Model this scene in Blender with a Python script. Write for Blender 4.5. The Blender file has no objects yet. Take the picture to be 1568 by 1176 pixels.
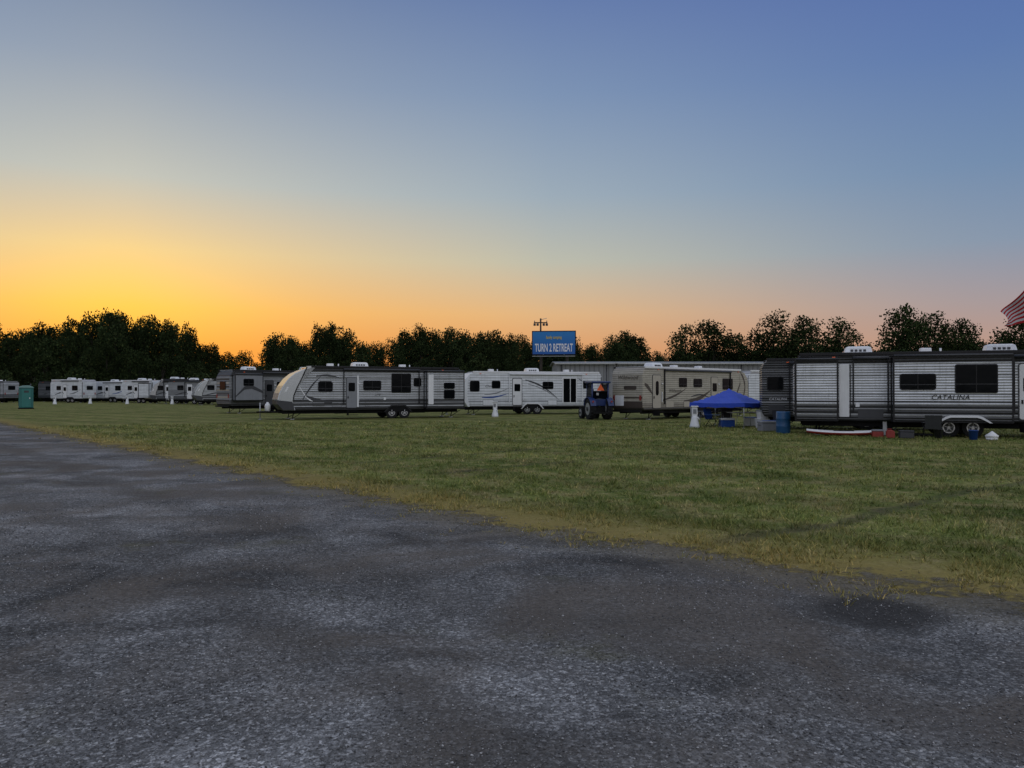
import bpy, bmesh, math, random
import numpy as np
from mathutils import Vector, Matrix
R=math.radians
rng=np.random.default_rng(7); random.seed(7)
scene=bpy.context.scene
scene.view_settings.view_transform='Standard'; scene.view_settings.look='None'; scene.view_settings.exposure=0
COL=scene.collection

def S(r,g,b):
    f=lambda c:(c/255/12.92) if c/255<=0.04045 else ((c/255+0.055)/1.055)**2.4
    return (f(r),f(g),f(b),1)

# ---------------------------------------------------------------- node helpers
class NT:
    def __init__(s,nt): s.nt=nt
    def n(s,t,**k):
        nd=s.nt.nodes.new(t)
        for a,b in k.items(): setattr(nd,a,b)
        return nd
    def l(s,a,b): s.nt.links.new(a,b)
    def m(s,op,a,b=None,c=None,clamp=False):
        nd=s.n('ShaderNodeMath',operation=op,use_clamp=clamp)
        for i,v in enumerate((a,b,c)):
            if v is None: continue
            if isinstance(v,(int,float)): nd.inputs[i].default_value=v
            else: s.l(v,nd.inputs[i])
        return nd.outputs[0]
    def mr(s,v,a,b,c=0,d=1,smooth=False):
        nd=s.n('ShaderNodeMapRange'); nd.clamp=True
        if smooth: nd.interpolation_type='SMOOTHSTEP'
        s.l(v,nd.inputs[0])
        for i,x in zip((1,2,3,4),(a,b,c,d)): nd.inputs[i].default_value=x
        return nd.outputs[0]
    def mix(s,f,a,b,blend='MIX'):
        nd=s.n('ShaderNodeMix',data_type='RGBA',blend_type=blend)
        for i,v in ((0,f),(6,a),(7,b)):
            if isinstance(v,(int,float)): nd.inputs[i].default_value=v
            elif isinstance(v,(tuple,list)): nd.inputs[i].default_value=tuple(v)
            else: s.l(v,nd.inputs[i])
        return nd.outputs[2]
    def ramp(s,v,stops,interp='LINEAR'):
        nd=s.n('ShaderNodeValToRGB'); cr=nd.color_ramp; cr.interpolation=interp
        while len(cr.elements)>1: cr.elements.remove(cr.elements[-1])
        cr.elements[0].position=stops[0][0]; cr.elements[0].color=stops[0][1]
        for p,c in stops[1:]:
            e=cr.elements.new(p); e.color=c
        s.l(v,nd.inputs[0]); return nd.outputs[0]
    def noise(s,vec,scale,detail=4,rough=0.55):
        nd=s.n('ShaderNodeTexNoise'); nd.inputs['Scale'].default_value=scale
        nd.inputs['Detail'].default_value=detail; nd.inputs['Roughness'].default_value=rough
        if vec is not None: s.l(vec,nd.inputs['Vector'])
        return nd.outputs['Fac']
    def map(s,vec,scale=(1,1,1),rot=(0,0,0),loc=(0,0,0)):
        nd=s.n('ShaderNodeMapping'); s.l(vec,nd.inputs[0])
        nd.inputs['Location'].default_value=loc; nd.inputs['Rotation'].default_value=rot; nd.inputs['Scale'].default_value=scale
        return nd.outputs[0]
    def bump(s,h,strength=0.5,dist=0.02):
        nd=s.n('ShaderNodeBump'); nd.inputs['Strength'].default_value=strength; nd.inputs['Distance'].default_value=dist
        s.l(h,nd.inputs['Height']); return nd.outputs[0]

def new_mat(name):
    m=bpy.data.materials.new(name); m.use_nodes=True
    t=NT(m.node_tree); b=m.node_tree.nodes['Principled BSDF']
    return m,t,b
def paint(name,col,rough=0.5,metal=0.0,var=0.15,scale=3,spec=0.5,bumps=0):
    m,t,b=new_mat(name)
    tc=t.n('ShaderNodeTexCoord').outputs['Object']
    n=t.noise(tc,scale,4)
    n2=t.noise(t.map(tc,(6,6,0.6)),2.0,3)
    f=t.m('MULTIPLY',t.m('ADD',n,n2),0.5)
    k=t.mr(f,0.3,0.7,1-var,1+var*0.4)
    c=t.mix(1.0,tuple(col),k,'MULTIPLY')
    t.l(c,b.inputs['Base Color'])
    b.inputs['Roughness'].default_value=rough; b.inputs['Metallic'].default_value=metal
    b.inputs['Specular IOR Level'].default_value=spec
    if bumps: t.l(t.bump(t.noise(tc,40,3),bumps,0.01),b.inputs['Normal'])
    return m

# ---------------------------------------------------------------- world / sky
SUN_AZ=R(-27.1); SUN_EL=R(2.0)
sdir=Vector((math.sin(SUN_AZ),math.cos(SUN_AZ),0))
w=bpy.data.worlds.new("World"); scene.world=w; w.use_nodes=True
t=NT(w.node_tree); w.node_tree.nodes.clear()
vec=t.n('ShaderNodeTexCoord').outputs['Generated']
nv=t.n('ShaderNodeVectorMath',operation='NORMALIZE'); t.l(vec,nv.inputs[0])
sp=t.n('ShaderNodeSeparateXYZ'); t.l(nv.outputs[0],sp.inputs[0])
x,y,z=sp.outputs
ln=t.m('SQRT',t.m('MAXIMUM',t.m('ADD',t.m('MULTIPLY',x,x),t.m('MULTIPLY',y,y)),1e-5))
cosd=t.m('DIVIDE',t.m('ADD',t.m('MULTIPLY',x,sdir.x),t.m('MULTIPLY',y,sdir.y)),ln)
ang=t.m('MULTIPLY',t.m('ARCCOSINE',t.m('MINIMUM',t.m('MAXIMUM',cosd,-0.9999),0.9999)),180/math.pi)
P=[0.0,0.05,0.099,0.165,0.245,0.36,0.454,0.7,1.0]
ZEN=[(178,188,206),(210,214,224)]  # overhead sky out of view, brightened to lift the light on the ground
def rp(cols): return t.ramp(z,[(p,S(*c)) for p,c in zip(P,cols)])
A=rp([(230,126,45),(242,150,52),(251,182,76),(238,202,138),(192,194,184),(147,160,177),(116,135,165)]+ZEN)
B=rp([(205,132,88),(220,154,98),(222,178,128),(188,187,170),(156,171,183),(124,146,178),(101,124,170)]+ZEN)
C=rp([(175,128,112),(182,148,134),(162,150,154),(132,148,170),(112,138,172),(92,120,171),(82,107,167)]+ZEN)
D=rp([(200,198,204),(222,219,224),(230,229,233),(232,232,236),(228,230,237),(220,224,235),(212,218,232),(208,213,228),(210,214,224)])  # unseen sky behind camera, brightened as fill light for the trailer sides
c=t.mix(t.mr(ang,0,30,smooth=False),A,B)
c=t.mix(t.mr(ang,24,64,smooth=True),c,C)
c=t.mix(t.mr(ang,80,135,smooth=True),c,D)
gz=t.m('DIVIDE',t.m('SUBTRACT',z,0.10),0.065); gz=t.m('MULTIPLY',gz,gz)
ga=t.m('DIVIDE',ang,9.0); ga=t.m('MULTIPLY',ga,ga)
g=t.m('EXPONENT',t.m('MULTIPLY',t.m('ADD',gz,ga),-1.0))
c=t.mix(g,c,(0.10,0.12,0.01,1),'ADD')
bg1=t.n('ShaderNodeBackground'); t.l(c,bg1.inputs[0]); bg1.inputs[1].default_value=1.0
sky=t.n('ShaderNodeTexSky'); sky.sky_type='NISHITA'; sky.sun_disc=False
sky.sun_elevation=SUN_EL; sky.sun_rotation=SUN_AZ
bg2=t.n('ShaderNodeBackground'); t.l(sky.outputs[0],bg2.inputs[0]); bg2.inputs[1].default_value=0.007
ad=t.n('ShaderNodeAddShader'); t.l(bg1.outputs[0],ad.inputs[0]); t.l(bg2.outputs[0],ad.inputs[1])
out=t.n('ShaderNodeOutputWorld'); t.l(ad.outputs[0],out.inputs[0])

sl=bpy.data.lights.new("sun",'SUN'); sl.energy=0.6; sl.angle=R(0.6); sl.color=(1,0.62,0.3)
so=bpy.data.objects.new("sun",sl); COL.objects.link(so)
sv=Vector((sdir.x*math.cos(SUN_EL),sdir.y*math.cos(SUN_EL),math.sin(SUN_EL)))
so.rotation_euler=sv.to_track_quat('Z','Y').to_euler(); so.location=(-40,90,20)

# ---------------------------------------------------------------- camera
cam=bpy.data.cameras.new("camera"); co=bpy.data.objects.new("camera",cam); COL.objects.link(co)
cam.sensor_width=36; cam.lens=27.05; cam.clip_end=6000; cam.clip_start=0.05
co.location=(0,0,1.8); co.rotation_euler=(R(90.49),0,0); scene.camera=co

# ---------------------------------------------------------------- mesh helpers
def obj_from(name,verts,faces,mats,parent=None,mi=None,smooth=False):
    me=bpy.data.meshes.new(name); me.from_pydata([tuple(v) for v in verts],[],faces)
    for m in (mats if isinstance(mats,(list,tuple)) else [mats]): me.materials.append(m)
    if mi is not None:
        me.polygons.foreach_set('material_index',mi)
    if smooth:
        me.polygons.foreach_set('use_smooth',[True]*len(me.polygons))
    me.update()
    o=bpy.data.objects.new(name,me); COL.objects.link(o)
    if parent: o.parent=parent
    return o
def empty(name,loc,rz=0):
    e=bpy.data.objects.new(name,None); COL.objects.link(e); e.location=loc; e.rotation_euler=(0,0,rz); e.empty_display_size=0.3
    return e
def bev(o,w,seg=2):
    m=o.modifiers.new('bevel','BEVEL'); m.width=w; m.segments=seg; m.limit_method='ANGLE'; m.angle_limit=R(35)
    return o
def box(name,a,b,mat,parent=None,bw=0):
    x0,y0,z0=a;x1,y1,z1=b
    v=[(x0,y0,z0),(x1,y0,z0),(x1,y1,z0),(x0,y1,z0),(x0,y0,z1),(x1,y0,z1),(x1,y1,z1),(x0,y1,z1)]
    f=[(0,3,2,1),(4,5,6,7),(0,1,5,4),(1,2,6,5),(2,3,7,6),(3,0,4,7)]
    o=obj_from(name,v,f,mat,parent)
    if bw: bev(o,bw)
    return o
def prism(name,poly,y0,y1,mat,parent=None,bw=0,plane='xz'):
    n=len(poly)
    if plane=='xz': P_=lambda p,q:(p[0],q,p[1])
    else: P_=lambda p,q:(q,p[0],p[1])
    v=[P_(p,y0) for p in poly]+[P_(p,y1) for p in poly]
    f=[tuple(range(n)),tuple(range(2*n-1,n-1,-1))]+[(i,i+n,(i+1)%n+n,(i+1)%n) for i in range(n)]
    o=obj_from(name,v,f,mat,parent)
    bm=bmesh.new(); bm.from_mesh(o.data); bmesh.ops.recalc_face_normals(bm,faces=bm.faces); bm.to_mesh(o.data); bm.free()
    if bw: bev(o,bw)
    return o
def rrect(x0,x1,z0,z1,r,n=4):
    p=[]
    for cx,cz,a0 in ((x1-r,z0+r,-90),(x1-r,z1-r,0),(x0+r,z1-r,90),(x0+r,z0+r,180)):
        for i in range(n+1):
            a=R(a0+90*i/n); p.append((cx+r*math.cos(a),cz+r*math.sin(a)))
    return p
def cyl(name,a,b,r,mat,parent=None,seg=16,r2=None,smooth=True):
    a=Vector(a);b=Vector(b);d=(b-a).normalized(); r2=r if r2 is None else r2
    up=Vector((0,0,1)) if abs(d.z)<0.9 else Vector((1,0,0))
    u=d.cross(up).normalized(); v_=d.cross(u)
    vs=[];
    for c_,rr in ((a,r),(b,r2)):
        for i in range(seg):
            an=2*math.pi*i/seg; vs.append(c_+u*rr*math.cos(an)+v_*rr*math.sin(an))
    f=[(i,(i+1)%seg,(i+1)%seg+seg,i+seg) for i in range(seg)]
    f+=[tuple(range(seg-1,-1,-1)),tuple(range(seg,2*seg))]
    o=obj_from(name,vs,f,mat,parent)
    if smooth:
        o.data.polygons.foreach_set('use_smooth',[True]*seg+[False]*2)
    return o
def lathe(name,prof,mat,parent=None,seg=20,loc=(0,0,0)):
    vs=[];f=[]
    for r_,z_ in prof:
        for i in range(seg):
            a=2*math.pi*i/seg; vs.append((loc[0]+r_*math.cos(a),loc[1]+r_*math.sin(a),loc[2]+z_))
    for j in range(len(prof)-1):
        for i in range(seg):
            f.append((j*seg+i,j*seg+(i+1)%seg,(j+1)*seg+(i+1)%seg,(j+1)*seg+i))
    f.append(tuple(range(seg-1,-1,-1))); f.append(tuple(range((len(prof)-1)*seg,len(prof)*seg)))
    return obj_from(name,vs,f,mat,parent,smooth=True)

# ---------------------------------------------------------------- common materials
M={}
M['white']=paint('white_gelcoat',(0.70,0.72,0.75,1),0.35,0,0.12)
M['trimw']=paint('white_trim',(0.70,0.71,0.73,1),0.4,0,0.1)
M['silver']=paint('silver_cap',(0.46,0.48,0.50,1),0.25,0.5,0.12)
M['black']=paint('black_trim',(0.010,0.010,0.012,1),0.45,0,0.2,spec=.3)
M['dark']=paint('dark_grey_panel',(0.035,0.037,0.043,1),0.5,0,0.2)
M['grey']=paint('grey_panel',(0.20,0.21,0.23,1),0.45,0,0.15)
M['tan']=paint('tan_panel',(0.40,0.365,0.30,1),0.45,0,0.1)
M['tand']=paint('brown_graphic',(0.05,0.038,0.03,1),0.45,0,0.1)
M['chassis']=paint('chassis',(0.008,0.008,0.009,1),0.8,0,0.3,spec=.2)
M['rubber']=paint('tire_rubber',(0.016,0.016,0.017,1),0.85,0,0.2,bumps=0.3,spec=.2)
M['rim']=paint('wheel_rim',(0.50,0.50,0.51,1),0.3,0.6,0.2)
M['roof']=paint('roof_membrane',(0.50,0.51,0.52,1),0.7,0,0.25)
M['bluept']=paint('blue_plastic',(0.01,0.06,0.28,1),0.45,0,0.2)
M['red']=paint('red_plastic',(0.26,0.022,0.016,1),0.45,0,0.2)
M['orange']=paint('orange_plastic',(0.80,0.12,0.02,1),0.45,0,0.1)
M['metal']=paint('galvanised_metal',(0.38,0.39,0.40,1),0.45,0.5,0.2)
M['wood']=paint('weathered_wood',(0.05,0.04,0.03,1),0.85,0,0.35,scale=8,bumps=0.4)
m,t,b=new_mat('window_glass'); b.inputs['Base Color'].default_value=(0.003,0.004,0.005,1); b.inputs['Roughness'].default_value=0.08
tc=t.n('ShaderNodeTexCoord').outputs['Object']; t.l(t.bump(t.noise(tc,1.5,2),0.1,0.05),b.inputs['Normal']); b.inputs['Specular IOR Level'].default_value=0.07
M['glass']=m

def siding(name,bands,rib=0.10,ribstr=0.6,rough=0.4,metal=0.2,height=4.0):
    m,t,b=new_mat(name)
    tc=t.n('ShaderNodeTexCoord').outputs['Object']
    s=t.n('ShaderNodeSeparateXYZ'); t.l(tc,s.inputs[0])
    zz=t.m('DIVIDE',s.outputs[2],height)
    c=t.ramp(zz,[(p/height,tuple(cc)) for p,cc in bands],'CONSTANT')
    n=t.noise(t.map(tc,(0.7,0.7,3)),2.0,4)
    c=t.mix(1.0,c,t.mr(n,0.3,0.7,0.78,1.05),'MULTIPLY')
    n2=t.noise(t.map(tc,(9,9,0.4)),1.5,4)
    c=t.mix(t.mr(n2,0.5,0.8,0,0.35),c,(0.10,0.095,0.08,1))
    ph=t.m('MULTIPLY',s.outputs[2],2*math.pi/rib)
    wv=t.m('SINE',ph)
    if ribstr>0:
        gro_shade=t.mr(wv,-1.0,-0.55,0.40,1.0)  # occlusion-like shade painted into the colour of the rib grooves
        c=t.mix(1.0,c,gro_shade,'MULTIPLY')
        t.l(t.bump(wv,ribstr,0.02),b.inputs['Normal'])
    t.l(c,b.inputs['Base Color'])
    b.inputs['Roughness'].default_value=rough; b.inputs['Metallic'].default_value=metal
    return m
def g_(v,bl=1.05): return (v*0.97,v,v*bl,1)
SID={}
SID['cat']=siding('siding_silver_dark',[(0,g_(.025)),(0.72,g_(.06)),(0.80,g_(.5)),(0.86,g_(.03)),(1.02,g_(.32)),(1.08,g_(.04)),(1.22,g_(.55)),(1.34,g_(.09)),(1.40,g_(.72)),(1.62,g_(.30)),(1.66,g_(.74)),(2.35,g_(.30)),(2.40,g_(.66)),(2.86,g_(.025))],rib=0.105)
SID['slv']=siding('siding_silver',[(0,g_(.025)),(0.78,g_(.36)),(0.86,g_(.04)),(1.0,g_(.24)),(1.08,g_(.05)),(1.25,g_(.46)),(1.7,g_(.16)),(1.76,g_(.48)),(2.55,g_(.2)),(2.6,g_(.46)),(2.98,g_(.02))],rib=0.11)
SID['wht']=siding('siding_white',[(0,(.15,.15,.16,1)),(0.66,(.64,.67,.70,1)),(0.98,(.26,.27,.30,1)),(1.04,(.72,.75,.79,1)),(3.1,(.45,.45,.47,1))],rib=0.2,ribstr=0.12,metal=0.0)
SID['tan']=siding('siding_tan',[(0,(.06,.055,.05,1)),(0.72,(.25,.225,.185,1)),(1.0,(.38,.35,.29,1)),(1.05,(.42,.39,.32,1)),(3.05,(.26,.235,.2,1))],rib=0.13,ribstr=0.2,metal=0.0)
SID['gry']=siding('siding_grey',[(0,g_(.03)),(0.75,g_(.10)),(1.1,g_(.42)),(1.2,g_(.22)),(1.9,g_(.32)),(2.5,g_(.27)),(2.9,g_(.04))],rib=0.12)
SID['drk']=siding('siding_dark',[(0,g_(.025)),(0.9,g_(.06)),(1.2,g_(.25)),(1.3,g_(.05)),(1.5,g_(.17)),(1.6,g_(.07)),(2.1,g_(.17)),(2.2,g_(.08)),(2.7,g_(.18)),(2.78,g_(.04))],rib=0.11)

# ---------------------------------------------------------------- travel trailer
class Trailer:
    def __init__(s,loc,rz,L,side,nose='flat',H=3.2,W=2.45,cap=None,tail='flat'):
        s.e=empty('travel_trailer',(loc[0],loc[1],0),rz); s.L=L;s.W=W;s.H=H;s.sm=side
        z0=0.58
        if nose=='aero':
            pl=[(0.35,z0),(0.02,0.95),(0.0,1.25),(0.10,1.65),(0.32,2.1),(0.66,2.55),(1.05,2.88),(1.5,3.08),(2.1,H)]
        elif nose=='angled':
            pl=[(0.45,z0),(0.0,1.25),(0.0,1.5),(0.25,2.65),(0.62,3.08),(0.95,H)]
        else:
            pl=[(0.12,z0),(0.0,0.75),(0.0,2.85),(0.10,3.08),(0.30,H)]
        if tail=='flat': pr=[(L-0.3,H),(L-0.08,H-.1),(L,H-.3),(L,z0+.15),(L-.1,z0)]
        else: pr=[(L-1.1,H),(L-.5,H-.2),(L-.15,H-.55),(L,H-1.0),(L-.02,1.1),(L-.4,z0)]
        s.body=prism('body_shell',pl+pr,0,W,side,s.e,bw=0.05)
        if cap:
            cw=2.1 if nose=='aero' else 0.9
            cap_pl=[p for p in pl if p[0]<=cw]
            if nose=='aero': inner=[(1.75,H-.02),(1.45,2.6),(1.15,2.0),(0.95,1.5),(0.9,1.0),(1.05,z0)]
            else: inner=[(0.7,H-.1),(0.45,2.4),(0.4,1.4),(0.6,z0)]
            poly=[(p[0]-0.02,p[1]) for p in cap_pl]+inner
            prism('nose_cap',poly,-0.02,W+0.02,cap,s.e,bw=0.04)
            if nose=='aero':
                prism('rock_guard',[(.30,.60),(-.005,.95),(-.03,1.22),(.85,1.12),(.92,.95),(1.0,.60)],-.028,W+.028,M['dark'],s.e,bw=.02)
                prism('cap_trim',[(1.70,H-.03),(1.42,2.6),(1.12,2.0),(.92,1.5),(.87,1.14),(.92,1.14),(.98,1.5),(1.18,2.0),(1.48,2.6),(1.78,H-.03)],-.03,-.018,M['black'],s.e)
                prism('cap_light_strip',[(.55,2.05),(.40,1.75),(.50,1.72),(.66,2.02)],-.028,-.016,M['trimw'],s.e)
        xs=2.1 if nose=='aero' else (0.95 if nose=='angled' else 0.3)
        xe=L-(0.3 if tail=='flat' else 1.1)
        box('roof_membrane',(xs,0.04,H+.002),(xe,W-.04,H+.035),M['roof'],s.e,0.015)
        box('roof_rail_front',(xs-.1,-0.03,H-.07),(xe+.1,0.03,H+.05),M['black'] if side not in (SID['wht'],SID['tan']) else M['trimw'],s.e,0.01)
        box('roof_rail_back',(xs-.1,W-0.03,H-.07),(xe+.1,W+.03,H+.05),M['black'],s.e,0.01)
        box('corner_moulding',(L-.06,-.012,.75),(L-.02,-.0005,H-.35),M['black'],s.e)
        for k in range(3): box('marker_light',(L*(.12+.38*k),-.045,H-.16),(L*(.12+.38*k)+.12,-.004,H-.12),M['orange'],s.e)
        box('chassis_rail',(0.3,0.35,0.36),(L-.2,0.47,z0-.003),M['chassis'],s.e)
        box('chassis_rail',(0.3,W-.47,0.36),(L-.2,W-.35,z0-.003),M['chassis'],s.e)
        box('underbelly_tank',(L*.3,0.6,0.33),(L*.8,W-.6,z0-.004),M['chassis'],s.e,0.04)
        for xx in (0.9,L-.7):
            for yy in (0.3,W-.35):
                cyl('stabiliser_jack',(xx,yy,0.04),(xx+.12,yy,0.57),0.03,M['chassis'],s.e,8)
                cyl('stabiliser_brace',(xx+.06,yy,0.1),(xx+.7,yy,0.5),0.02,M['chassis'],s.e,6)
                box('jack_foot',(xx-.12,yy-.1,0),(xx+.12,yy+.1,0.045),M['metal'],s.e)
    def hitch(s,left=True):
        L,W,e=s.L,s.W,s.e
        X=(lambda a:-a+.4) if left else (lambda a:L+a-.4)
        hy=W/2
        cyl('hitch_arm',(X(0),.45,.47),(X(1.5),hy,.47),.05,M['chassis'],e,8)
        cyl('hitch_arm',(X(0),W-.45,.47),(X(1.5),hy,.47),.05,M['chassis'],e,8)
        cyl('tongue_jack',(X(1.3),hy,0.03),(X(1.3),hy,1.05),.035,M['metal'],e,8)
        cyl('jack_foot',(X(1.3),hy,0),(X(1.3),hy,.04),.12,M['metal'],e,12)
        for k in (-.18,.18):
            lathe('propane_tank',[(.10,0),(.15,.05),(.155,.35),(.12,.45),(.06,.48),(.05,.56)],M['trimw'],e,14,(X(.85),hy+k,.52))
    def plate(s,nm,u0,u1,z0,z1,mat,y=0.0,th=0.02,r=0.05):
        return prism(nm,rrect(u0,u1,z0,z1,min(r,(u1-u0)/2.1,(z1-z0)/2.1)),y-th,y+0.001,mat,s.e)
    def endplate(s,nm,v0,v1,z0,z1,mat,x=0.0,th=0.02,r=0.05,sgn=-1):
        return prism(nm,rrect(v0,v1,z0,z1,min(r,(v1-v0)/2.1,(z1-z0)/2.1)),x+sgn*th,x-sgn*0.001,mat,s.e,plane='yz')
    def window(s,u0,u1,z0,z1,y=0.0,r=0.07,split=True):
        s.plate('window_frame',u0-.035,u1+.035,z0-.035,z1+.035,M['black'],y,0.022,r+.03)
        s.plate('window_glass',u0,u1,z0,z1,M['glass'],y,0.030,r)
        if split and u1-u0>.7:
            um=(u0+u1)/2; s.plate('window_mullion',um-.015,um+.015,z0,z1,M['black'],y,0.036,.005)
            s.plate('window_sill_bar',u0,u1,z0+(z1-z0)*.3-.01,z0+(z1-z0)*.3+.01,M['dark'],y,0.034,.003)
    def door(s,u0,u1=None,z0=.72,z1=2.62,y=0.0,mat=None,oval=False):
        u1=u1 or u0+.72
        s.plate('door_frame',u0-.04,u1+.04,z0-.04,z1+.04,M['dark'],y,0.02,.10)
        s.plate('door_leaf',u0,u1,z0,z1,mat or M['trimw'],y,0.032,.08)
        cx=(u0+u1)/2
        if oval: s.plate('door_window',cx-.13,cx+.17,1.5,2.4,M['glass'],y,0.04,.15)
        else: s.plate('door_window',u0+.12,u1-.12,1.75,2.3,M['glass'],y,0.04,.06)
        s.plate('door_handle',u0+.06,u0+.12,1.3,1.45,M['black'],y,0.06,.01)
        for i in range(2):
            box('entry_step',(u0+.02,y-.30-.25*i,.50-.24*i),(u1-.02,y-.05-.25*i,.53-.24*i),M['chassis'],s.e)
        box('step_side',(u0+.0,y-.55,.24),(u0+.02,y-.02,.56),M['chassis'],s.e)
        s.plate('grab_handle',u1+.10,u1+.13,1.1,1.7,M['trimw'],y,0.07,.01)
        s.plate('porch_light',u1+.09,u1+.2,2.2,2.28,M['trimw'],y,0.06,.02)
    def slide(s,u0,u1,z0,z1,depth,mat=None):
        box('slide_out',(u0,-depth,z0),(u1,-.002,z1),mat or s.sm,s.e,0.02)
        for a in (u0,u1):
            box('slide_trim',(a-.03,-depth-.012,z0-.02),(a+.03,-depth+.05,z1+.02),M['black'],s.e)
            box('slide_flange',(a-.05,-.03,z0-.04),(a+.05,-.004,z1+.04),M['black'],s.e)
        box('slide_top',(u0-.04,-depth-.02,z1+.0021),(u1+.04,-.004,z1+.05),M['black'],s.e)
        cyl('slide_topper',(u0,-depth-.03,z1+.09),(u1,-depth-.03,z1+.09),.045,M['dark'],s.e,10)
        box('slide_bottom',(u0-.02,-depth-.016,z0-.04),(u1+.02,-.004,z0-.0021),M['black'],s.e)
    def ac(s,u,W=None):
        H=s.H+.036; y0=s.W/2
        v=[];
        for (hx,hy,zz) in ((.5,.36,0),(.52,.37,.06),(.47,.33,.26),(.38,.26,.30)):
            v+= [(u-hx,y0-hy,H+zz),(u+hx,y0-hy,H+zz),(u+hx,y0+hy,H+zz),(u-hx,y0+hy,H+zz)]
        f=[(0,3,2,1),(12,13,14,15)]
        for j in range(3):
            for i in range(4): f.append((j*4+i,j*4+(i+1)%4,(j+1)*4+(i+1)%4,(j+1)*4+i))
        bev(obj_from('air_conditioner',v,f,M['white'],s.e),.03)
        for k in range(4):
            box('ac_vent_slat',(u-.30+k*.16,y0-.385,H+.08),(u-.20+k*.16,y0-.33,H+.17),M['dark'],s.e)
    def vent(s,u,v=None,h=.2):
        v=v or s.W*.5; H=s.H+.036
        box('roof_vent',(u-.2,v-.2,H),(u+.2,v+.2,H+h),M['trimw'],s.e,.04)
        cyl('vent_pipe',(u+.6,v+.3,H),(u+.6,v+.3,H+.2),.04,M['trimw'],s.e,8)
    def wheels(s,us,y=0.0,fender=None,r=.37,low=.42):
        W=s.W
        for yy,sg in ((0.02,1),(W-.02,-1)):
            for u in us:
                cyl('tire',(u,yy,r),(u,yy+sg*.22,r),r,M['rubber'],s.e,24)
                cyl('wheel_rim',(u,yy-sg*.006,r),(u,yy+sg*.05,r),r*.58,M['rim'],s.e,16)
                cyl('wheel_recess',(u,yy-sg*.009,r),(u,yy+sg*.03,r),r*.46,M['dark'],s.e,16)
                cyl('wheel_hub',(u,yy-sg*.03,r),(u,yy+sg*.03,r),r*.17,M['rim'],s.e,10)
                for k in range(5):
                    a=k*2*math.pi/5+.3
                    ca,sa=math.cos(a),math.sin(a)
                    cyl('wheel_spoke',(u+ca*r*.12,yy-sg*.014,r+sa*r*.12),(u+ca*r*.5,yy-sg*.014,r+sa*r*.5),r*.07,M['rim'],s.e,6)
        u0,u1=min(us)-.52,max(us)+.52; hh=.86-low
        pts=[];n=12
        for i in range(n+1):
            k=i/n; pts.append((u0+(u1-u0)*k, low+hh*min(1,math.sin(math.pi*k)*1.6)))
        inn=[(u0+.09+(u1-u0-.18)*(1-i/n), low+(hh-.08)*min(1,math.sin(math.pi*(1-i/n))*1.6)) for i in range(n+1)]
        prism('wheel_fender',pts+inn,y-.05,y,fender or M['black'],s.e)
        prism('wheel_well',inn,-.006,.004,M['chassis'],s.e)
    def awning(s,u0,u1,z=None,mat=None):
        z=z or s.H-.16
        cyl('awning_roller',(u0,-.11,z),(u1,-.11,z),.065,mat or M['dark'],s.e,12)
        for u in (u0+.02,u1-.02):
            box('awning_arm',(u-.025,-.09,.95),(u+.025,-.005,z+.05),M['trimw'] if s.sm is SID['wht'] else M['black'],s.e)
    def swoosh(s,pts,mat,y=0.0,nm='graphic_swoosh'):
        top=[];bot=[]
        n=len(pts); 
        for i,(u,z,w) in enumerate(pts): top.append((u,z+w/2)); bot.append((u,z-w/2))
        verts=[(u,y-.006,z) for u,z in top]+[(u,y-.006,z) for u,z in bot]
        f=[(i,i+n,i+n+1,i+1) for i in range(n-1)]
        return obj_from(nm,verts,f,mat,s.e)
    def hatch(s,u0,u1,z0,z1,y=0,mat=None):
        s.plate('hatch_seam',u0-.015,u1+.015,z0-.015,z1+.015,M['dark'],y,.008,.03)
        s.plate('storage_hatch',u0,u1,z0,z1,mat or s.sm,y,.014,.03)
    def lettering(s,txt,u,z,size,mat,y=-.01,parent=None,end=False):
        cu=bpy.data.curves.new('lettering','FONT'); cu.body=txt; cu.size=size; cu.extrude=.002; cu.shear=.25; cu.space_character=1.05
        o=bpy.data.objects.new('lettering',cu); COL.objects.link(o); cu.materials.append(mat)
        o.parent=s.e; o.rotation_euler=(R(90),0,R(-90) if end else 0); o.location=(u,y,z); return o

def arc(u0,u1,z0,z1,w,bend=.2,n=10):
    return [(u0+(u1-u0)*i/n, z0+(z1-z0)*i/n+bend*math.sin(math.pi*i/n), w*max(.06,math.sin(math.pi*min(1,(i/n)*.85+.15)))) for i in range(n+1)]

# --- silver aerodynamic trailer (mid left)
T=Trailer((-14.3,47),R(24.6),12.0,SID['slv'],'aero',3.3,cap=M['silver'])
T.hitch(); T.ac(5.3); T.vent(3.4); T.vent(8.2)
T.window(2.45,3.3,1.75,2.35,r=.12)
T.swoosh(arc(1.4,2.6,1.1,2.7,.16,.15),M['dark']); T.swoosh(arc(1.7,4.2,1.45,1.25,.22,-.25),M['dark']); T.swoosh(arc(2.3,3.9,2.7,2.55,.12,.12),M['dark'])
T.swoosh(arc(1.2,2.3,2.2,1.1,.10,-.3),M['trimw'])
T.door(4.2,4.85,mat=M['grey']); T.plate('door_edge_panel',4.87,4.97,.75,2.75,M['trimw'],0,.03,.02); T.window(5.3,6.4,1.85,2.42); T.hatch(3.3,3.9,.8,1.15); T.hatch(2.1,2.8,.85,1.2)
T.window(7.15,8.4,1.7,2.88,r=.04)
T.slide(9.35,11.95,.62,3.0,.55); T.window(10.55,11.25,1.95,2.3,y=-.55); T.window(10.55,11.25,1.3,1.82,y=-.55)
T.plate('corner_panel',9.45,9.8,.9,2.85,M['trimw'],-.55,.02,.04)
T.window(8.65,9.1,2.1,2.6); T.wheels([7.15,8.0]); T.awning(4.0,9.0)
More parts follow.
